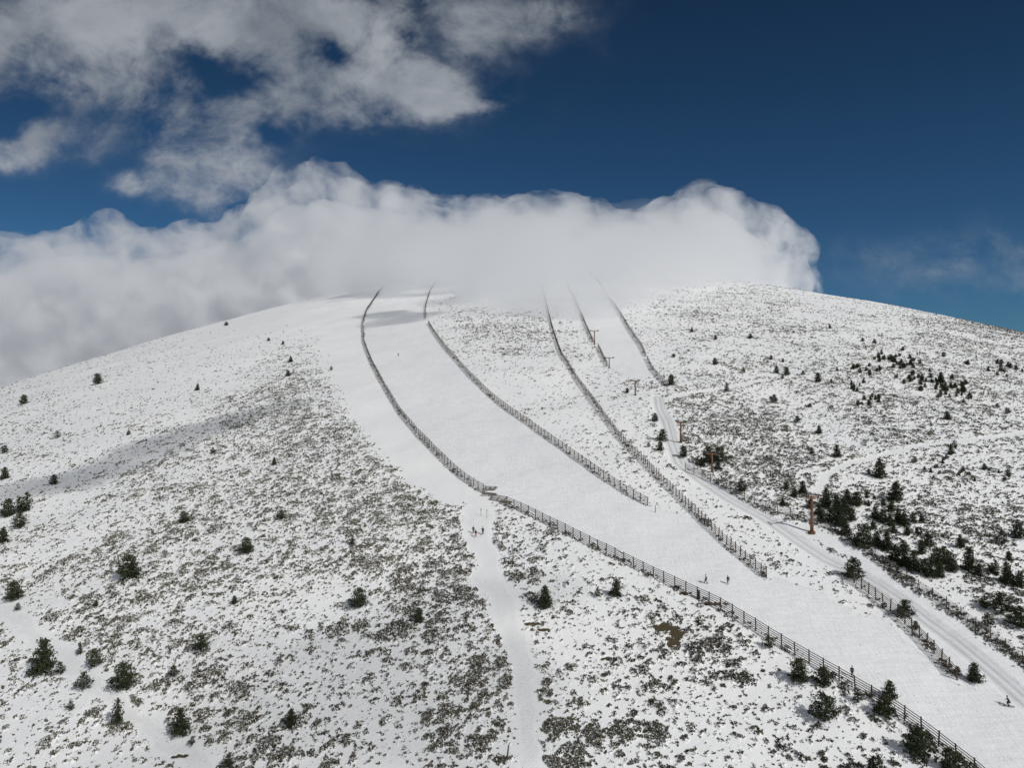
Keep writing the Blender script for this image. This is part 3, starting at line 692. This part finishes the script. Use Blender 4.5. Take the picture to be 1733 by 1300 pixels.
# ------------------------------------------------------------------ pines (height 1 at scale 1; each kind has several grown shapes)
def grow_pine(seed, kind):
    rr = np.random.default_rng(seed); root = empty('pine_tree')
    H = 1.0; tops = [(0., 0., 1.0, 1.0)]
    if kind == 'cone': n, R0, ex, zb = 62, .33, .80, .04
    elif kind == 'bush': n, R0, ex, zb = 50, .46, .50, .05
    elif kind == 'flat': n, R0, ex, zb = 38, .58, .50, .16
    elif kind == 'slim': n, R0, ex, zb = 34, .23, .7, .14
    elif kind == 'twin': n, R0, ex, zb = 30, .33, .7, .06; tops = [(-.13, .05, .80, .9), (.16, -.04, 1.0, 1.0)]
    elif kind == 'ragged': n, R0, ex, zb = 26, .46, .6, .16
    tr = MB(); CV = []; 
    for (tx, ty, th, ts) in tops:
        bend = rr.uniform(-.05, .05, 2)
        def axis(t): return np.array([tx*min(1, t*2.5)+bend[0]*t*t, ty*min(1, t*2.5)+bend[1]*t*t, t*th])
        tr.tube([axis(t)-np.array([0, 0, .05 if t == 0 else 0]) for t in (0, .2, .45, .7, .97)], [.030, .026, .020, .012, .004], 7)
        az = rr.uniform(0, 6.28); side = rr.uniform(.75, 1.25, 8)
        for k in range(n):
            t = zb + (1-zb)*((k+.5)/n)**1.05; az += 2.4+rr.uniform(-.5, .5)
            prof = (1-t)**ex if kind not in ('bush', 'flat', 'ragged') else ((1-t)**ex)*(.62+.38*min(1, t/.30))
            L = R0*ts*prof*rr.uniform(.60, 1.22)*side[int(az/6.283*8) % 8]+.03
            p0 = axis(t); up = rr.uniform(.05, .45)*L*(1.5 if t > .7 else .8)
            dr = np.array([math.cos(az), math.sin(az), 0]); e = p0+dr*L+np.array([0, 0, up])
            mid_ = p0+dr*L*.55+np.array([0, 0, up*.25])
            tr.tube([p0, mid_, e], [.010*(1-t)+.003, .006*(1-t)+.002, .002], 4, False)
            m = max(5, int(L/.34*26))
            for q in range(m):
                s_ = rr.uniform(.25, 1.06)**.8
                c = (p0*(1-s_)**2+2*mid_*s_*(1-s_)+e*s_*s_) if s_ <= 1 else e
                sp = .050+.05*L; c = c+rr.normal(0, 1, 3)*np.array([sp, sp, sp*.55])
                CV.append((c, dr))
        for q in range(16): CV.append((axis(rr.uniform(.84, 1.02))+rr.normal(0, .014, 3), np.array([0, 0, 1.])))
    tr.build('trunk', M_bark, root, True)
    c = np.array([a for a, b in CV]); c[:, 2] = np.maximum(c[:, 2], .012); m = len(c); vs = []
    for k in range(3):
        sz_ = rr.uniform(.020, .046, m)[:, None]
        a1 = rr.normal(0, 1, (m, 3)); a1 /= np.linalg.norm(a1, axis=1)[:, None]; a2 = rr.normal(0, 1, (m, 3)); a2 -= (a1*a2).sum(1)[:, None]*a1; a2 /= np.linalg.norm(a2, axis=1)[:, None]
        o_ = rr.normal(0, .010, (m, 3))
        vs.append(np.stack([c+o_-a1*sz_*1.25, c+o_+a2*sz_*.42, c+o_+a1*sz_*1.25, c+o_-a2*sz_*.42], 1))
    vs = np.concatenate(vs, 0); o = mesh_obj('crown', vs.reshape(-1, 3), np.arange(len(vs)*4).reshape(-1, 4), M_needle, root)
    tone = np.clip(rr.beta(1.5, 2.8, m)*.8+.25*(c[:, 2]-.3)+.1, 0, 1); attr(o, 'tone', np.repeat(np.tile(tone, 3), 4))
    return root
KINDS = {'c': 'cone', 'b': 'bush', 'f': 'flat', 's': 'slim', 't': 'twin', 'r': 'ragged'}
PROTO = {}; used_ = set()
def pine(px, py, hpx, kind, label, group=None, cat='pine tree'):
    lst = PROTO.setdefault(kind, []); nvar = 4 if kind in 'cb' else 3
    if len(lst) < nvar:
        r = grow_pine(100+len(PROTO)*17+len(lst)*7, KINDS[kind]); lst.append(r); o = r
    else: o = dup(random.choice(lst))
    x, y, z = place(px, py); h = max(1.0, hpx*y/FPX)*.95
    o.location = (x, y, z-.05*h); o.rotation_euler = (random.uniform(-.05, .05), random.uniform(-.05, .05), random.uniform(0, 6.28))
    o.scale = (h*random.uniform(.92, 1.1), h*random.uniform(.92, 1.1), h)
    for k in ('label', 'group', 'category'):
        if k in o: del o[k]
    tag(o, label, cat, group); return o
T = [
# left slope
(166,650,19,'b','dark round pine alone high on the left slope, close under the skyline'),
(41,684,17,'b','small dark pine near the left edge below the skyline, left of the round one'),
(334,661,12,'c','tiny pine in open snow right of the round skyline pine'),
(360,768,11,'r','small ragged pine in the middle of the long cloud shadow'),
(97,742,14,'r','small thin pine above the cloud shadow on the left slope'),
(217,736,8,'b','tiny round bushy pine at the upper rim of the cloud shadow'),
(8,767,14,'f','low dark pine cut by the left edge above the cloud shadow'),
(8,811,22,'c','pointed dark pine on the left edge at the start of the cloud shadow'),
(92,820,18,'b','bushy small pine standing inside the left end of the cloud shadow'),
(14,874,32,'b','left half of the big dark clump of pines at the left edge'),
(40,866,35,'t','taller right half of the big dark clump of pines at the left edge'),
(33,894,26,'f','low wide pine just below the big clump at the left edge'),
(5,919,28,'c','pine cut by the left edge below the low wide one'),
(310,885,21,'b','dark bushy pine half lost in dense brush, mid left slope'),
(418,936,28,'b','broad dark pine in the middle of the left slope'),
(492,613,11,'c','upper of two small pointed pines near the head of the dark brush'),
(488,637,11,'b','lower of two small dark pines near the head of the dark brush'),
(561,627,8,'r','tiny pine in the dark brush left of the upper main fence'),
(464,787,14,'c','small pointed pine below the cloud shadow, mid slope'),
(475,881,20,'r','thin small pine between the mid slope pines and the path'),
(597,923,19,'s','slim pale green pine left of the three walkers'),
(383,551,7,'b','tiny pine silhouetted on the left skyline'),
(455,577,6,'b','first tiny shrub-like pine left of a faint line of stones on the upper left'),
(479,583,7,'t','pair-like tiny pine at the start of the faint line on the upper left'),
(615,474,5,'b','tiny dark pine on the skyline left of the upper end of the main fence'),
(220,978,41,'b','large dark wide-skirted pine in the left foreground slope'),
(22,1016,33,'b','dark pine at the left edge just above the trodden path'),
(29,1034,14,'r','small pine touching the foot of the dark one by the path at the left edge'),
(73,1138,62,'c','tallest pine of the left foreground, standing on the near side of the path'),
(136,1108,20,'s','little slim pine just above the left path'),
(160,1130,34,'r','ragged pine above the left path, beside the slim little one'),
(141,1168,33,'r','dark ragged pine hanging over the left path from the near side'),
(103,1142,24,'r','small sparse pine between the tallest left pine and the path'),
(212,1165,45,'b','dense egg-shaped pine just above the left path'),
(198,1227,46,'s','thin bare-stemmed pine below the left path'),
(305,1244,46,'c','dense upright pine with a blue shadow beside the left path, lower left'),
(340,1101,28,'f','spreading pine among brush, right of the egg-shaped one'),
(295,1146,22,'r','low ragged pine above the lower left path'),
(162,1027,12,'b','small round pine above the left path in mid distance'),
(397,1023,15,'b','small dark round pine mid slope below the broad one'),
(388,1302,30,'r','pine cut by the bottom edge right of the left path'),
(607,1027,34,'b','dark pine with a shadow to its left, centre left slope'),
(710,1054,25,'b','low dark pine leaning into brush left of the trodden path'),
(493,1229,31,'c','broad conical pine near the bottom, left of centre'),
(120,1203,18,'r','small ragged pine on the lower side of the left path'),
(325,1262,16,'r','tiny sprig-like pine just right of the dense upright one'),
# centre foreground
(925,1029,39,'c','neat dark conical pine right of the trodden path with a shadow to its left'),
(1043,1009,30,'c','bushy conical pine between the neat one and the main fence'),
(1012,1010,16,'r','sparse brown pine left of the bushy conical one'),
# by main fence lower right
(1352,1154,42,'b','dark round-headed pine below the main fence, left of its two neighbours'),
(1396,1161,34,'b','dark pine touching the main fence, right of the round-headed one'),
(1396,1222,50,'f','broad spreading pine with open branches and a blue shadow below the fence'),
(1452,1190,26,'r','low dark pine under the fence between the broad one and the hatted one'),
(1505,1186,34,'b','pine crown rising above the rails behind the main fence'),
(1497,1212,38,'b','dark heavy pine right under the rails of the main fence'),
(1550,1279,56,'b','tall dark pine near the bottom right, below the main fence'),
(1482,1318,46,'t','pine with two tops cut by the bottom edge, right part'),
(1437,1316,26,'r','small pine cut by the bottom edge, left of the one with two tops'),
(1608,1306,42,'b','dark pine in the bottom right corner under the fence'),
(1300,1098,24,'r','small dark pine close under the main fence where the rail has slipped'),
# between runs
(1442,979,37,'b','round dark pine at the upper end of the right hand fence'),
(1531,1044,31,'b','wide dark pine behind the middle of the right hand fence'),
(1550,1066,15,'b','small bush-like pine behind the right hand fence, below the wide one'),
(1648,1154,34,'c','lone light green conical pine in clean snow right of the fence end'),
(1620,1143,15,'b','small pine hidden behind the last post of the right hand fence'),
(1136,652,19,'b','round dark pine at the foot of the pale rightmost fence'),
(1061,665,9,'b','small black round bush left of a pylon above the track'),
(1108,713,15,'b','small dark pine left of the top bend of the track'),
(1120,746,21,'b','upper of two dark pines touching left of the track'),
(1118,763,17,'b','lower of two dark pines touching left of the track'),
(1098,757,9,'r','tiny brown shrub-like pine left of the pair by the track'),
(1157,773,19,'b','loose dark pine just right of the track below the thin pylon'),
(1200,784,30,'b','big dark pine behind a rust pylon, its left half'),
(1215,784,30,'f','big dark pine behind a rust pylon, its right half'),
(1187,790,13,'b','small dark pine under the big pair behind the pylon'),
(1214,796,14,'b','small pine at the foot of the big pair, right of the pylon mast'),
(1255,832,20,'b','dark pine growing through the wire fence above the track'),
# right hillside
(1140,605,7,'f','tiny low pine left of the upper right hillside'),
(1210,617,12,'b','round dark pine in open snow above the upper path'),
(1258,632,12,'r','ragged small pine above the upper path, right of the round one'),
(1230,663,17,'s','slim pine standing at the lip of the upper path'),
(1171,562,8,'c','tiny pointed pine high on the hill right of the pale fence'),
(1211,575,9,'b','tiny pine just right of the pointed one, high on the hill'),
(1270,573,9,'b','tiny round pine high on the hill, third from the left'),
(1305,609,8,'c','little pointed pine above a group of small pines on the hill'),
(1325,613,7,'b','little round pine beside the pointed one above the hill group'),
(1314,632,13,'b','left pine of a close trio on the right hillside'),
(1332,635,15,'b','right pine of a close trio on the right hillside'),
(1324,641,7,'b','smallest pine of a close trio on the right hillside, at their feet'),
(1359,635,8,'f','low spreading pine right of the close trio'),
(1384,647,17,'b','dark round pine with thick crown right of the close trio'),
(1407,647,6,'b','tiny pine just right of the thick crowned one'),
(1310,682,15,'f','wide layered pine at the top of the bare snow tongue'),
(1371,690,8,'f','small flat pine below the thick crowned one'),
(1349,716,13,'f','flat layered pine on the upper bare snow tongue, right side'),
(1386,734,15,'c','pointed pine right of the bare snow tongue'),
(1374,769,12,'f','low wide pine in mottled brush above the small right path'),
(1417,774,23,'c','dark pyramid pine with a shadow, above the small right path'),
(1487,809,34,'c','taller conical pine just below the small right path'),
(1470,803,10,'f','low pine at the left foot of the taller conical one'),
(1514,847,34,'c','second conical pine downhill of the taller one, in clean snow'),
(1604,711,16,'b','dark lone pine in the middle of the far right slope'),
(1404,556,8,'c','tiny pine high right near the skyline'),
(1460,578,7,'b','left of two tiny pines under the right skyline'),
(1480,581,8,'b','right of two tiny pines under the right skyline'),
(1597,604,9,'b','lone tiny pine under the far right skyline'),
(1592,649,21,'c','tallest pointed pine inside the distant dark grove'),
(1629,662,14,'c','pointed pine on the right rim of the distant dark grove'),
(1641,676,11,'f','flat pine just below the distant dark grove'),
(1688,691,9,'f','low dark pine near the right edge, upper slope'),
(1706,701,11,'f','long low dark pine near the right edge, below the low one'),
(1615,759,15,'r','ragged pine leaning over the small right path'),
(1609,770,14,'b','round pine just below the ragged one at the right path'),
(1548,784,12,'f','low pine line under the right path, its end'),
(1630,798,10,'b','small round pine, mid right below the path'),
(1666,796,12,'b','small pine right of the round one below the path'),
(1707,808,14,'b','small dark pine near the right edge below the path'),
(1461,927,42,'b','dark pine leaning on the wire fence at the lower end of the thicket'),
(1695,921,28,'r','loose pine in clean snow right of the big grove, with a shadow'),
(1726,912,30,'b','dark pine at the right edge right of the loose one'),
(1707,949,17,'c','small neat pine between the loose pine and the lower grove'),
(1696,1039,38,'f','broad dark pine above the wire fence at lower right'),
(1666,1030,22,'f','low flat pine left of the broad one above the wire fence'),
(1728,1062,38,'b','dark pine on the right edge above the wire fence'),
(1671,1061,26,'r','ragged pine growing through the wire fence, lower right'),
]
for (px, py, h, k, lb) in T: pine(px, py, h, k, lb)
# thickets: pines nothing tells apart share a label inside their thicket
A_ = 'one of the dark pines packed in the thicket right behind the tallest rust pylon'
for px, py, h in [(1330,829,20),(1358,836,28),(1345,842,18),(1324,856,18),(1372,862,22),(1398,859,40),(1415,866,36),(1435,852,30),(1450,857,30),(1420,891,42),(1432,906,36),(1408,884,30),(1392,884,26),(1385,872,24),(1440,882,34),(1428,870,34),(1467,843,13),(1480,845,10),(1470,857,12)]:
    pine(px, py, h*.86, random.choice('bcct'), A_, 'pines of the thicket behind the tallest pylon')
B_ = 'one of the small upright pines scattered between the pylon thicket and the lower grove'
for px, py, h in [(1482,879,24),(1495,886,24),(1505,891,20),(1508,866,20),(1495,856,13),(1520,886,28),(1530,891,24),(1545,885,18),(1560,883,14),(1535,907,16),(1570,926,24),(1552,905,14),(1478,896,16),(1512,903,18)]:
    pine(px, py, h, random.choice('cbc'), B_, 'small pines between thicket and grove')
D_ = 'one of the heavy dark pines of the lower right grove above the wire fence'
for px, py, h in [(1500,932,42),(1515,950,38),(1530,958,40),(1545,966,44),(1570,976,48),(1585,957,40),(1560,938,30),(1600,954,38),(1612,968,30),(1640,966,50),(1625,927,30),(1655,976,28),(1683,972,32),(1705,988,46),(1725,994,38),(1484,925,34),(1530,935,26),(1590,978,34)]:
    pine(px, py, h*.82, random.choice('bcct'), D_, 'heavy pines of the lower right grove')
F_ = 'one of the tiny dark pines crowding the distant grove on the right slope'
rg = random.Random(21); nf = 0
spots = [(1500,607,22,7,20),(1530,617,22,8,18),(1560,641,24,9,20),(1590,657,24,9,26),(1618,664,18,7,14),(1690,627,24,9,14),(1455,628,20,8,12),(1450,657,16,8,10),(1473,680,14,6,10)]
for cx, cy_, sxx, syy, nn in spots:
    for _ in range(nn):
        pine(rg.gauss(cx, sxx*.75), rg.gauss(cy_, syy*.75), rg.uniform(5.5, 10), rg.choice('cbbt'), F_, 'tiny pines of the distant grove')
K_ = 'one of the small dark pines dotted below the small right path'
for px, py, h in [(1575,800,9),(1585,793,8),(1595,785,9),(1580,812,7),(1602,778,9),(1622,806,7),(1640,805,7),(1650,815,8),(1565,796,7),(1590,803,7),(1690,801,8),(1700,815,8)]:
    pine(px, py, h, rg.choice('bcf'), K_, 'small pines below the right path')

# ------------------------------------------------------------------ people
M_skin = pmat('skin', (.50, .32, .24), .6, .05)
M_hair = pmat('dark_hair', (.03, .022, .016), .8, .2)
def cloth(n, c): return pmat(n, c, .85, .15, 8)
def skin_mesh(name, verts, edges, radii, mat, parent, sub=1):
    me = bpy.data.meshes.new(name); me.from_pydata(verts, edges, []); o = bpy.data.objects.new(name, me); C.objects.link(o)
    s_ = o.modifiers.new('skin', 'SKIN'); s_.use_smooth_shade = True
    for i, r in enumerate(radii): me.skin_vertices[0].data[i].radius = (r, r)
    me.skin_vertices[0].data[0].use_root = True
    m = o.modifiers.new('sub', 'SUBSURF'); m.levels = sub; m.render_levels = sub
    dg = bpy.context.evaluated_depsgraph_get(); m2 = bpy.data.meshes.new_from_object(o.evaluated_get(dg)); o.modifiers.clear(); o.data = m2; bpy.data.meshes.remove(me)
    m2.name = name; m2.materials.clear(); m2.materials.append(mat); m2.polygons.foreach_set('use_smooth', np.ones(len(m2.polygons), bool)); o.parent = parent
    return o
def person(px, py, face, label, jacket, trousers, hat, pose='walk', scale=1.0, pack=None):
    """face: heading of the figure in radians (0 = +x); joints are laid out facing +y, z up"""
    x, y, z = place(px, py); root = empty('person', (x, y, z), face-math.pi/2); root.scale = (scale,)*3; tag(root, label, 'person')
    if pose == 'ski': lean, hipz, k = .42, .62, dict(l=((.13, .0, .62), (.15, .26, .42), (.15, .02, .10)), r=((-.13, .0, .62), (-.15, .26, .42), (-.15, .02, .10)), ah=((.34, .38, .78)), bh=((-.34, .38, .78)), el=(.38, .12, .86), er=(-.38, .12, .86))
    elif pose == 'stand': lean, hipz, k = .02, .92, dict(l=((.10, 0, .90), (.11, .02, .50), (.12, -.02, .09)), r=((-.10, 0, .90), (-.11, .03, .50), (-.12, .0, .09)), ah=(.27, .08, .84), bh=(-.27, .08, .84), el=(.27, -.03, 1.10), er=(-.27, -.03, 1.10))
    else: lean, hipz, k = .07, .90, dict(l=((.10, 0, .88), (.10, .22, .50), (.10, .30, .09)), r=((-.10, 0, .88), (-.10, .04, .48), (-.10, -.30, .12)), ah=(.24, -.20, .86), bh=(-.24, .26, .92), el=(.27, -.12, 1.12), er=(-.27, .02, 1.12))
    sh = hipz+.50*math.cos(lean); sy_ = .50*math.sin(lean); nk = sh+.09; ny = sy_+.03
    v = [(0, 0, hipz), (0, sy_*.4, hipz+.2), (0, sy_*.85, sh-.06), (0, ny, nk), (0, ny+.03, nk+.09), (0, ny+.04, nk+.19), (0, ny+.03, nk+.26)]
    e = [(0, 1), (1, 2), (2, 3), (3, 4), (4, 5), (5, 6)]; rd = [.125, .115, .135, .055, .075, .098, .07]
    v += [(0, ny+.135, nk+.15)]; e += [(5, 7)]; rd += [.018]                         # nose
    for s_ in (-1, 1): v += [(s_*.095, ny+.03, nk+.15)]; e += [(5, len(v)-1)]; rd += [.016]   # ears
    def chain(a, pts, rs):
        p = a
        for q, r in zip(pts, rs): v.append(q); e.append((p, len(v)-1)); rd.append(r); p = len(v)-1
        return p
    for sg, leg in ((1, k['l']), (-1, k['r'])):
        p = chain(0, leg, (.095, .065, .042)); a = leg[2]; chain(p, [(a[0], a[1]+.10, a[2]-.055), (a[0], a[1]+.19, a[2]-.06)], (.045, .032))
    hands = []
    for sg, el, ha in ((1, k['el'], k['ah']), (-1, k['er'], k['bh'])):
        p = chain(2, [(sg*.19, sy_, sh-.02), el, ha], (.062, .044, .030)); d = Vector(ha)-Vector(el); d.normalize()
        palm = Vector(ha)+d*.055; p = chain(p, [tuple(palm)], (.034,)); side = Vector((sg*-.2, 1, 0)).normalized()
        for q in range(4):
            b0 = palm+side*((q-1.5)*.020)+d*.035; ln = (.062, .074, .070, .055)[q]
            chain(p, [tuple(b0), tuple(b0+d*ln*.6+Vector((-sg*.006, 0, 0))), tuple(b0+d*ln+Vector((-sg*.022, 0, 0)))], (.010, .009, .007))
        chain(p, [tuple(palm+side*.035+d*-.01), tuple(palm+side*.055+d*.03)], (.012, .009))
        hands.append(Vector(ha)+d*.08)
    skin_mesh('body', v, e, rd, M_skin, root, 1)
    jv = [(0, 0, hipz-.04), (0, sy_*.4, hipz+.2), (0, sy_*.85, sh-.05), (0, ny-.01, nk-.02)]; je = [(0, 1), (1, 2), (2, 3)]; jr = [.155, .15, .165, .075]
    for sg, el, ha in ((1, k['el'], k['ah']), (-1, k['er'], k['bh'])):
        n0 = len(jv); jv += [(sg*.20, sy_, sh-.02), el, ha]; je += [(2, n0), (n0, n0+1), (n0+1, n0+2)]; jr += [.085, .068, .052]
    skin_mesh('jacket', jv, je, jr, jacket, root, 1)
    tv = [(0, 0, hipz)]; te = []; tr_ = [.14]
    for leg in (k['l'], k['r']):
        n0 = len(tv); tv += list(leg); te += [(0, n0), (n0, n0+1), (n0+1, n0+2)]; tr_ += [.115, .085, .066]
    skin_mesh('trousers', tv, te, tr_, trousers, root, 1)
    for leg in (k['l'], k['r']):
        a = leg[2]; m = MB(); m.tube([(a[0], a[1]-.06, a[2]-.05), (a[0], a[1]+.08, a[2]-.05), (a[0], a[1]+.22, a[2]-.06)], [.055, .06, .04], 8); m.build('boot', M_hair, root, True)
    m = MB(); m.tube([(0, ny+.02, nk+.17), (0, ny+.02, nk+.23), (0, ny+.02, nk+.29), (0, ny+.02, nk+.315)], [.108, .112, .085, .03], 12); m.build('hat', hat, root, True)
    for s_ in (-1, 1):
        m = MB(); m.tube([(s_*.035, ny+.128, nk+.165), (s_*.035, ny+.138, nk+.165)], .011, 6); m.build('eye', M_hair, root)
    m = MB(); m.beam((-.028, ny+.128, nk+.095), (.028, ny+.128, nk+.095), .01, .008); m.build('mouth', M_rust2, root)
    return root, hands, (x, y, z)
Jb = cloth('black_fabric', (.02, .022, .028)); Jn = cloth('navy_fabric', (.03, .045, .08)); Jr = cloth('red_fabric', (.42, .035, .03)); Jg = cloth('grey_fabric', (.06, .065, .07)); Jt = cloth('teal_fabric', (.03, .06, .07))
person(801, 903, R(95), 'leftmost of the three walkers on the path, in black', Jn, Jb, Jb)
person(805, 909, R(80), 'walker in red trousers just behind the leftmost one, nearest of the three', Jb, Jr, Jr)
person(817, 905, R(88), 'rightmost of the three walkers on the path, dark blue jacket', Jn, Jb, Jb, scale=1.04)
person(1195, 988, R(170), 'left of two dark figures walking on the ski run', Jb, Jg, Jb, scale=1.04)
person(1232, 989, R(100), 'right of two dark figures walking on the ski run', Jb, Jg, Jg)
person(1145, 1053, R(150), 'lone dark walker above the brown bare patch below the main fence', Jb, Jb, Jb, scale=1.05)
person(1442, 1146, R(60), 'dark figure standing behind the rails of the main fence', Jb, Jb, Jb, pose='stand')
person(674, 603, R(-80), 'tiny figure high on the wide ski run between the curved fences', Jb, Jb, Jb)
sk, hands, loc = person(1708, 1196, R(160), 'crouching skier with skis and poles near the lower right edge', Jb, Jg, Jb, pose='ski', scale=1.1)
def world(o_loc, face, p, s=1.0):
    a = face-math.pi/2; c, s2 = math.cos(a), math.sin(a); return (o_loc[0]+s*(p[0]*c-p[1]*s2), o_loc[1]+s*(p[0]*s2+p[1]*c), o_loc[2]+s*p[2])
fr = R(160)
ski_root = empty('skis', loc, fr-math.pi/2); tag(ski_root, 'pair of thin dark skis under the crouching skier', 'skis')
for s_ in (-1, 1):
    m = MB(); m.beam((s_*.165, -.75, .035), (s_*.165, .85, .035), .085, .02); m.beam((s_*.165, .85, .035), (s_*.165, 1.02, .10), .08, .02); m.build('ski', Jb, ski_root)
for s_, h in zip((1, -1), hands):
    pr = empty('ski_pole', world(loc, fr, (0, 0, 0)), fr-math.pi/2); tag(pr, 'ski pole in the %s hand of the crouching skier' % ('left' if s_ > 0 else 'right'), 'ski pole', 'poles of the skier')
    m = MB(); m.tube([(h[0]*1.1, h[1]*1.1, h[2]*1.1+.08), (h[0]*1.35, h[1]*.2-.25, .02)], .012, 6); m.build('shaft', M_iron, pr)
    m = MB(); m.tube([(h[0]*1.33, h[1]*.2-.22, .07), (h[0]*1.33, h[1]*.2-.22, .085)], .05, 8); m.build('basket', Jb, pr)
